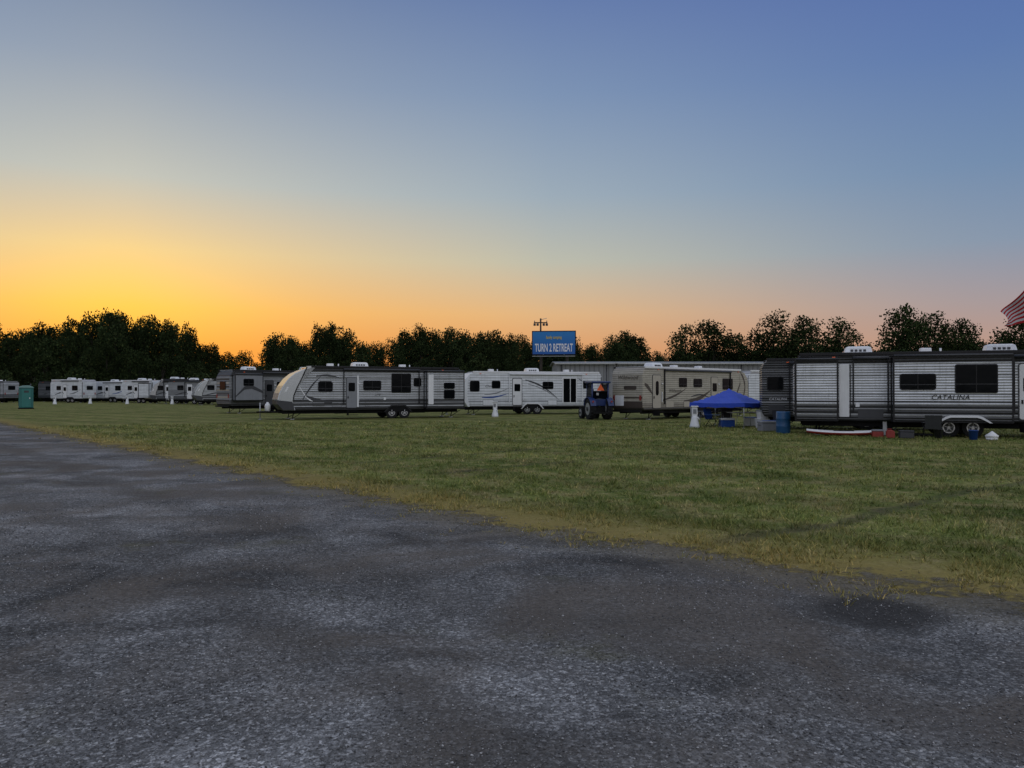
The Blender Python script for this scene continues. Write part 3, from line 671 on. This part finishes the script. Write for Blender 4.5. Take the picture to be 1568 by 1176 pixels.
def cone_np(a,b,r0,r1,seg=7):
    a=np.array(a,float);b=np.array(b,float);d=b-a;d/=np.linalg.norm(d)
    up=np.array([0,0,1.]) if abs(d[2])<.9 else np.array([1.,0,0]); u=np.cross(d,up);u/=np.linalg.norm(u);v=np.cross(d,u)
    an=np.arange(seg)*2*np.pi/seg; ring=np.cos(an)[:,None]*u+np.sin(an)[:,None]*v
    return np.vstack([a+ring*r0,b+ring*r1]),[(i,(i+1)%seg,(i+1)%seg+seg,i+seg) for i in range(seg)]
def tree_mesh(name,seed,H=14.,Rw=4.5,cb=.22,nclump=42,nleaf=95,leaf=.42,shape='round',cmin=.24):
    r=np.random.default_rng(seed); V=[];F=[];off=0
    def add(vf):
        nonlocal off
        V.append(vf[0]); F.extend([tuple(q+off for q in f) for f in vf[1]]); off+=len(vf[0])
    lean=r.normal(0,.25,2); top=np.array([lean[0],lean[1],H*.75])
    mid=np.array([lean[0]*.3,lean[1]*.3,H*.35])
    add(cone_np((0,0,-.1),mid,.32,.22,9)); add(cone_np(mid,top,.22,.05,8))
    cents=[]
    tries=0
    while len(cents)<nclump and tries<5000:
        tries+=1
        zz=r.uniform(cb,1.0); k=(zz-cb)/(1-cb)
        if shape=='round': prof=math.sin(math.pi*min(1,k*.80+.16))**.6
        elif shape=='tall': prof=(1-k)**.5*min(1,k*5+.35)
        else: prof=min(1,k*3+.3)*(1-k**3)**.5
        a=r.uniform(0,2*np.pi); rr=Rw*prof*math.sqrt(r.uniform(.05,1))*.80
        c=np.array([rr*math.cos(a),rr*math.sin(a),zz*H*.93])
        if all(np.linalg.norm((c-q)*np.array([1,1,1.1]))>Rw*cmin for q in cents): cents.append(c)
    for c in cents[:16]:
        st=np.array([0,0,max(H*.15,c[2]*.55)])+np.array([lean[0],lean[1],0])*c[2]/H*.5
        add(cone_np(st,c*np.array([.85,.85,1]),.09,.025,5))
    nwood=len(F)
    LV=[]
    for c in cents:
        cr=Rw*r.uniform(.22,.44); n=int(nleaf*(cr/(Rw*.32))**1.6)
        d=r.normal(size=(n,3)); d/=np.linalg.norm(d,axis=1)[:,None]
        rad=cr*r.uniform(.1,1.0,n)**.5
        rad*=1+.25*np.sin(d[:,0]*5+c[0])*np.sin(d[:,2]*6+c[1])
        p=c+d*rad[:,None]*np.array([1.05,1.05,.8])
        s=leaf*r.uniform(.45,1.15,n)[:,None]
        e1=r.normal(size=(n,3)); e1/=np.linalg.norm(e1,axis=1)[:,None]
        e2=np.cross(e1,r.normal(size=(n,3))); e2/=np.linalg.norm(e2,axis=1)[:,None]
        q=np.stack([p-e1*s*.55,p+e2*s*.38,p+e1*s*.55,p-e2*s*.38],1).reshape(-1,3)
        LV.append(q)
    LV=np.vstack(LV); nl=len(LV)//4; b0=off
    V.append(LV); idx=(np.arange(nl*4)+b0).reshape(-1,4)
    allV=np.vstack(V); faces=F+[tuple(x) for x in idx.tolist()]
    me=bpy.data.meshes.new(name); me.from_pydata(allV.tolist(),[],faces); me.materials.append(M['bark']); me.materials.append(M['leaf'])
    mi=np.ones(len(faces),dtype=np.int32); mi[:nwood]=0; me.polygons.foreach_set('material_index',mi); me.update(); return me
TV=[tree_mesh('tree_crown_%d'%i,10+i,shape=s,cb=cb,Rw=rw,nclump=nc,nleaf=120,leaf=.46) for i,(s,cb,rw,nc) in enumerate([('round',.06,5,50),('wide',.06,4.6,44),('wide',.08,5.2,50),('round',.06,4.4,46),('tall',.06,4.2,42),('round',.08,4.8,46)])]
TR=[tree_mesh('open_tree_%d'%i,40+i,H=14,Rw=rw,cb=.14,nclump=nc,nleaf=150,leaf=.40,shape=s,cmin=.27) for i,(s,rw,nc) in enumerate([('round',4.6,44),('wide',4.8,42),('round',4.4,40),('wide',4.6,43),('round',4.9,42)])]
BU=[tree_mesh('bush_%d'%i,70+i,H=4,Rw=3,cb=.0,nclump=24,nleaf=110,leaf=.35,shape='round') for i in range(2)]
prof=[(-200,495),(-60,495),(0,492),(10,489),(25,499),(60,490),(120,492),(150,475),(195,477),(205,488),(230,484),(265,486),(298,494),(306,520),(325,518),(335,537),(390,540),(410,522),(425,502),(452,506),(466,522),(480,488),(510,490),(528,502),(545,523),(590,523),(612,503),(650,499),(680,494),(700,505),(740,494),(765,508),(800,512),(850,516),(895,516),(930,523),(945,507),(975,506),(990,522),(1005,537),(1028,548),(1040,532),(1150,530),(1330,527),(1600,515),(1800,510)]
px_=[p[0] for p in prof]; py_=[p[1] for p in prof]
tl=empty('distant_tree_line',(0,0,0))
def place(me,X,Y,h,wd,parent,name='tree',baseH=14.):
    o=bpy.data.objects.new(name,me); COL.objects.link(o); o.parent=parent; o.location=(X,Y,0); o.rotation_euler=(0,0,random.uniform(0,6.28)); o.scale=(wd,wd,h/baseH); return o
for row,(D0,hf,step) in enumerate(((150,1.0,22),(142,.87,26),(158,1.0,26),(134,.64,26))):
    a=-150.
    while a<1800:
        aa=a+random.uniform(-7,7); top=np.interp(aa,px_,py_); Dd=D0+random.uniform(-4,4)
        X=(aa-784)/1178*Dd; h=((598-top)/1178*Dd+1.8)*hf*random.uniform(.88,1.06)
        wdt=random.uniform(.5,.82)*(.6+.4*h/14)
        if not(row==2 and 330<aa<400): place(random.choice(TV),X,Dd,h,wdt,tl)
        a+=step*random.uniform(.75,1.25)
for i in range(90):
    X=-130+i*2.9+random.uniform(-1,1); Y=130+random.uniform(-3,3); place(random.choice(BU),X,Y,random.uniform(3.2,5.6),random.uniform(.9,1.4),tl,'bush',4.)
for (X,Y,h,wd) in [(26.8,118,12.2,.85),(31.0,119,13.0,1.0),(35.0,121,11.2,.8),(39.2,116,14.0,.92),(44.2,115,13.6,.95),(49.6,116,12.9,1.0),(56.5,112,14.9,.98),(61.8,113,14.0,.95),(66.8,114,13.0,.85),(74.0,112,13.6,1.0),(80,114,14,1.0)]:
    o=bpy.data.objects.new('deciduous_tree',random.choice(TR)); COL.objects.link(o); o.location=(X,Y,0); o.scale=(wd,wd,h/14*1.0); o.rotation_euler=(0,0,random.uniform(0,6.28))

# ---------------------------------------------------------------- ground
E0=10.35
def edge_f(x): return E0-1.13*x+.0004*x*x+.27*np.maximum(x,0)
def fedge(t,X_,Y_):
    f=t.m('ADD',E0,t.m('MULTIPLY',X_,-1.13)); f=t.m('ADD',f,t.m('MULTIPLY',t.m('MULTIPLY',X_,X_),.0004)); f=t.m('ADD',f,t.m('MULTIPLY',t.m('MAXIMUM',X_,0),.27))
    return t.m('SUBTRACT',Y_,f)
def grass_col(t,pos,X_,Y_):
    n1=t.noise(pos,.30,3,.6); n2=t.noise(t.map(pos,(1,1,1),(0,0,0),(40,3,0)),1.3,4,.65); n3=t.noise(pos,14,2,.7); n5=t.noise(t.map(pos,(1,1,1),(0,0,0),(4,33,0)),5,2,.7)
    c=t.mix(t.mr(n1,.38,.62),(.105,.140,.034,1),(.195,.220,.068,1))
    c=t.mix(t.mr(n2,.46,.66,0,.8),c,(.30,.255,.125,1))
    c=t.mix(t.mr(n2,.44,.32,0,.6),c,(.065,.100,.026,1))
    c=t.mix(t.mr(n5,.54,.70,0,.6),c,(.38,.33,.18,1))
    c=t.mix(1,c,t.mr(n3,.25,.75,.5,1.4),'MULTIPLY')
    st=t.m('SINE',t.m('ADD',t.m('ADD',t.m('MULTIPLY',X_,1.2),t.m('MULTIPLY',Y_,1.7)),t.m('MULTIPLY',n1,5)))
    c=t.mix(1,c,t.mr(st,-.6,.6,.85,1.08),'MULTIPLY')
    s=fedge(t,X_,Y_); sn=t.m('ADD',s,t.m('MULTIPLY',t.m('SUBTRACT',n2,.5),3.5))
    c=t.mix(t.mr(sn,.2,2.8,.85,0,True),c,(.285,.225,.085,1))
    def line(x0,y0,x1,y1,wd):
        L=math.hypot(x1-x0,y1-y0); nx,ny=-(y1-y0)/L,(x1-x0)/L; dx,dy=(x1-x0)/L,(y1-y0)/L
        dd=t.m('ABSOLUTE',t.m('ADD',t.m('ADD',t.m('MULTIPLY',t.m('SUBTRACT',X_,x0),nx),t.m('MULTIPLY',t.m('SUBTRACT',Y_,y0),ny)),t.m('MULTIPLY',t.m('SUBTRACT',n1,.5),1.2)))
        al=t.m('ADD',t.m('MULTIPLY',t.m('SUBTRACT',X_,x0),dx),t.m('MULTIPLY',t.m('SUBTRACT',Y_,y0),dy))
        k=t.mr(dd,wd*.3,wd,1,0,True); k=t.m('MULTIPLY',k,t.mr(al,-.5,.8)); k=t.m('MULTIPLY',k,t.mr(al,L,L+2,1,0))
        return t.m('MULTIPLY',k,t.mr(n2,.3,.55,.3,1))
    rut=t.m('MAXIMUM',t.m('MAXIMUM',line(2.4,9.0,11,16,.22),line(-1.6,16.6,1.8,19.8,.2)),line(-4,19,3,26,.2))
    c=t.mix(t.m('MULTIPLY',rut,.65),c,(.06,.057,.042,1))
    return c,n3,rut
m,t,b=new_mat('grass_ground'); pos=t.n('ShaderNodeNewGeometry').outputs['Position']; s_=t.n('ShaderNodeSeparateXYZ'); t.l(pos,s_.inputs[0]); X_,Y_,_z=s_.outputs
c,n3,rut=grass_col(t,pos,X_,Y_)
c=t.mix(1,c,(.8,.78,.74,1),'MULTIPLY')
t.l(c,b.inputs['Base Color']); b.inputs['Roughness'].default_value=.9; b.inputs['Specular IOR Level'].default_value=.05
t.l(t.bump(t.m('SUBTRACT',n3,t.m('MULTIPLY',rut,.5)),.8,.05),b.inputs['Normal'])
M['grass']=m
g=3000
obj_from('grass_field',[(-g,-g,-.004),(g,-g,-.004),(g,g,-.004),(-g,g,-.004)],[(0,1,2,3)],M['grass'])

def gravel_mat(name,edge):
    m,t,b=new_mat(name); pos=t.n('ShaderNodeNewGeometry').outputs['Position']; s_=t.n('ShaderNodeSeparateXYZ'); t.l(pos,s_.inputs[0]); X_,Y_,_z=s_.outputs
    vor=t.n('ShaderNodeTexVoronoi'); vor.inputs['Scale'].default_value=48; t.l(pos,vor.inputs['Vector'])
    vor2=t.n('ShaderNodeTexVoronoi'); vor2.inputs['Scale'].default_value=110; t.l(pos,vor2.inputs['Vector'])
    sc=t.n('ShaderNodeSeparateColor'); t.l(vor.outputs['Color'],sc.inputs[0]); sc2=t.n('ShaderNodeSeparateColor'); t.l(vor2.outputs['Color'],sc2.inputs[0])
    val=t.m('ADD',t.m('MULTIPLY',t.m('POWER',sc.outputs[0],2.2),.6),t.m('MULTIPLY',sc2.outputs[1],.4))
    c=t.ramp(val,[(0,(.065,.065,.067,1)),(.35,(.145,.147,.152,1)),(.7,(.27,.273,.285,1)),(1,(.52,.525,.54,1))])
    warp=t.n('ShaderNodeTexNoise'); warp.inputs['Scale'].default_value=.5; t.l(pos,warp.inputs['Vector'])
    wv=t.n('ShaderNodeVectorMath',operation='MULTIPLY_ADD'); t.l(warp.outputs['Color'],wv.inputs[0]); wv.inputs[1].default_value=(2.2,2.2,0); t.l(pos,wv.inputs[2]); wp=wv.outputs[0]
    big=t.noise(wp,.2,3,.6); med=t.noise(t.map(wp,(1,1,1),(0,0,0),(9,20,0)),.85,5,.65)
    tr_=t.noise(t.map(wp,(.10,1.1,1),(0,0,R(48)),(0,0,0)),.9,3,.6)
    c=t.mix(1,c,t.mr(big,.38,.62,.68,1.2),'MULTIPLY'); c=t.mix(1,c,t.mr(med,.34,.66,.46,1.35),'MULTIPLY'); c=t.mix(1,c,t.mr(tr_,.36,.64,.66,1.15),'MULTIPLY')
    brown=t.mr(t.noise(t.map(wp,(1,1,1),(0,0,0),(5,77,0)),.42,4,.6),.45,.60,0,.72)
    fn=t.noise(pos,24,2,.7)
    c=t.mix(brown,c,t.mix(t.mr(fn,.3,.7),(.065,.056,.049,1),(.150,.132,.116,1)))
    s=fedge(t,X_,Y_)
    sm=t.m('ADD',s,t.m('MULTIPLY',big,3.0))
    tk=None
    for q in (-2.6,-5.0,-8.6,-11.2):
        k=t.mr(t.m('ABSOLUTE',t.m('ADD',sm,-q)),.15,.62,1,0,True); tk=k if tk is None else t.m('MAXIMUM',tk,k)
    tk=t.m('MULTIPLY',tk,t.mr(med,.38,.58,.15,.8))
    c=t.mix(t.m('MULTIPLY',tk,.55),c,(.06,.056,.053,1))
    ms=t.mr(t.noise(t.map(pos,(1,1,1),(0,0,0),(15,7,0)),.6,4,.7),.60,.72,0,.5)
    c=t.mix(ms,c,(.085,.080,.040,1))
    # bare soil where the lot meets the turf
    so_=t.mr(t.m('ADD',s,t.m('MULTIPLY',t.m('SUBTRACT',med,.5),2.5)),-1.6,.2,0,.75,True)
    c=t.mix(so_,c,t.mix(t.mr(fn,.3,.7),(.09,.076,.050,1),(.19,.165,.115,1)))
    dx=t.m('DIVIDE',t.m('SUBTRACT',X_,2.95),.50); dy=t.m('DIVIDE',t.m('SUBTRACT',Y_,6.25),.48); dd=t.m('ADD',t.m('SQRT',t.m('ADD',t.m('MULTIPLY',dx,dx),t.m('MULTIPLY',dy,dy))),t.m('MULTIPLY',t.m('SUBTRACT',med,.5),.8))
    damp=t.mr(dd,.7,1.4,1,0,True); c=t.mix(t.m('MULTIPLY',damp,.85),c,(.030,.029,.029,1))
    t.l(c,b.inputs['Base Color']); b.inputs['Roughness'].default_value=.9; b.inputs['Specular IOR Level'].default_value=.12
    hh=t.m('ADD',t.m('MULTIPLY',vor.outputs['Distance'],-1.0),t.m('MULTIPLY',t.noise(pos,9,3,.7),.8)); t.l(t.bump(hh,.7,.02),b.inputs['Normal'])
    if edge:
        fine=t.noise(pos,7,3,.7)
        e1=t.m('ADD',t.m('MULTIPLY',t.m('SUBTRACT',t.noise(pos,.9,4,.6),.5),3.4),t.m('MULTIPLY',t.m('SUBTRACT',fine,.5),2.4))
        al=t.mr(t.m('ADD',s,e1),-.35,.35,1,0)
        tp=t.n('ShaderNodeBsdfTransparent'); mx=t.n('ShaderNodeMixShader'); t.l(al,mx.inputs[0]); t.l(tp.outputs[0],mx.inputs[1]); t.l(b.outputs[0],mx.inputs[2]); t.l(mx.outputs[0],m.node_tree.nodes['Material Output'].inputs[0])
    return m
xs=np.arange(-110,41,2.); vs=[];fs=[];mi=[]
for xx in xs: f_=float(edge_f(xx)); vs+=[(xx,-60,0),(xx,f_-3.2,0),(xx,f_+3.0,0)]
for i in range(len(xs)-1):
    fs.append((3*i,3*i+3,3*i+4,3*i+1)); mi.append(0); fs.append((3*i+1,3*i+4,3*i+5,3*i+2)); mi.append(1)
obj_from('gravel_lot',vs,fs,[gravel_mat('gravel',False),gravel_mat('gravel_worn_edge',True)],None,mi)

def np_mesh(name,V,Fn,nper,mats):
    me=bpy.data.meshes.new(name); me.vertices.add(len(V)); me.vertices.foreach_set('co',V.astype(np.float32).ravel())
    nf=len(Fn); me.loops.add(nf*nper); me.loops.foreach_set('vertex_index',Fn.astype(np.int32).ravel())
    me.polygons.add(nf); me.polygons.foreach_set('loop_start',(np.arange(nf)*nper).astype(np.int32)); 
    me.materials.append(mats); me.update(calc_edges=True); me.validate()
    o=bpy.data.objects.new(name,me); COL.objects.link(o); return o
# stones
n=120000
d=1.8+ (rng.random(n)**1.4)*12; a=R(1)*rng.uniform(-44,44,n); x=d*np.sin(a); y=d*np.cos(a)
cl=np.sin(x*1.9+1.3*np.sin(y*1.1))*np.sin(y*1.6+.9*np.sin(x*1.7))
keep=((y-edge_f(x))<rng.normal(-.1,.45,n)) & (rng.random(n)<.5+.5*cl)
x=x[keep];y=y[keep];n=len(x)
sz=(.0035+.0060*rng.random(n)**3)*(1+ .035*np.hypot(x,y)); 
octv=np.array([[1,0,0],[0,1,0],[-1,0,0],[0,-1,0],[0,0,.7],[0,0,-.7]],float)
octf=np.array([[0,1,4],[1,2,4],[2,3,4],[3,0,4],[1,0,5],[2,1,5],[3,2,5],[0,3,5]])
jit=rng.uniform(.6,1.3,(n,6,1)); th=rng.uniform(0,6.28,n)
v=octv[None]*jit*sz[:,None,None]; ct,st=np.cos(th)[:,None],np.sin(th)[:,None]
vx=v[:,:,0]*ct-v[:,:,1]*st*.8; vy=v[:,:,0]*st+v[:,:,1]*ct*.8
V=np.stack([vx+x[:,None],vy+y[:,None],v[:,:,2]+sz[:,None]*.35+.001],2).reshape(-1,3)
Fn=(octf[None]+np.arange(n)[:,None,None]*6).reshape(-1,3)
m,t,b=new_mat('stone'); geo=t.n('ShaderNodeNewGeometry')
t.l(t.ramp(geo.outputs['Random Per Island'],[(0,(.06,.06,.062,1)),(.5,(.14,.14,.145,1)),(.85,(.24,.24,.245,1)),(1,(.46,.46,.47,1))]),b.inputs['Base Color']); b.inputs['Roughness'].default_value=.85; b.inputs['Specular IOR Level'].default_value=.2
np_mesh('gravel_stones',V,Fn,3,m)
# grass tufts and blades
def near_line(x,y,x0,y0,x1,y1,wd):
    L=math.hypot(x1-x0,y1-y0); nx,ny=-(y1-y0)/L,(x1-x0)/L; dx,dy=(x1-x0)/L,(y1-y0)/L
    return (np.abs((x-x0)*nx+(y-y0)*ny+.12*np.sin(x*2))<wd)&(((x-x0)*dx+(y-y0)*dy)>0)&(((x-x0)*dx+(y-y0)*dy)<L)
nc=62000; per=8
d=5.2+ (rng.random(nc)**1.75)*40; a=R(1)*rng.uniform(-44,44,nc); x=d*np.sin(a); y=d*np.cos(a); s=y-edge_f(x)
cl=np.sin(x*2.3+1.7*np.sin(y*1.3))*np.sin(y*2.1+1.1*np.sin(x*1.9))
pr=np.clip((s+.95+1.3*cl)/2.6,0,1)**1.6*(.7+.3*cl)
pr=np.maximum(pr,.012*(s>-1.8))
keep=(rng.random(nc)<pr)&~(near_line(x,y,2.4,9.0,11,16,.13)&(rng.random(nc)<.75))
x=x[keep];y=y[keep];d=d[keep];s=s[keep];cl=cl[keep];nc=len(x)
th0=(.45+1.3*rng.random(nc)**2.4)*(1+.25*cl)
n=nc*per; rp_=lambda q:np.repeat(q,per)
spread=(.032+.0014*rp_(d)); ox=rng.normal(0,1,n)*spread; oy=rng.normal(0,1,n)*spread
hgt=(.03+.035*rng.random(n))*rp_(th0)*(1+rp_(d)*.010)*np.clip(.75+rp_(s)*.15,.6,1.0); wd=(.0020+.0022*rng.random(n))*(1+rp_(d)*.10)
x=rp_(x)+ox;y=rp_(y)+oy
th=rng.uniform(0,np.pi,n); lx=rng.normal(0,.45,n)*hgt+ox*.5; ly=rng.normal(0,.45,n)*hgt+oy*.5
V=np.stack([np.stack([x-wd*np.cos(th),y-wd*np.sin(th),np.full(n,-.004)],1),np.stack([x+wd*np.cos(th),y+wd*np.sin(th),np.full(n,-.004)],1),np.stack([x+lx,y+ly,hgt],1)],1).reshape(-1,3)
m,t,b=new_mat('grass_blade'); geo=t.n('ShaderNodeNewGeometry'); s_=t.n('ShaderNodeSeparateXYZ'); t.l(geo.outputs['Position'],s_.inputs[0])
c,_a,_b=grass_col(t,geo.outputs['Position'],s_.outputs[0],s_.outputs[1])
c=t.mix(1,c,t.ramp(geo.outputs['Random Per Island'],[(0,(.60,.72,.55,1)),(.65,(1.1,1.15,1.0,1)),(.88,(1.5,1.35,1.2,1)),(1,(2.0,1.75,1.6,1))]),'MULTIPLY')
t.l(c,b.inputs['Base Color']); b.inputs['Roughness'].default_value=.6; b.inputs['Specular IOR Level'].default_value=.15
np_mesh('grass_blades',V,np.arange(n*3).reshape(-1,3),3,m)
print('objects',len(bpy.data.objects),'blades',n)
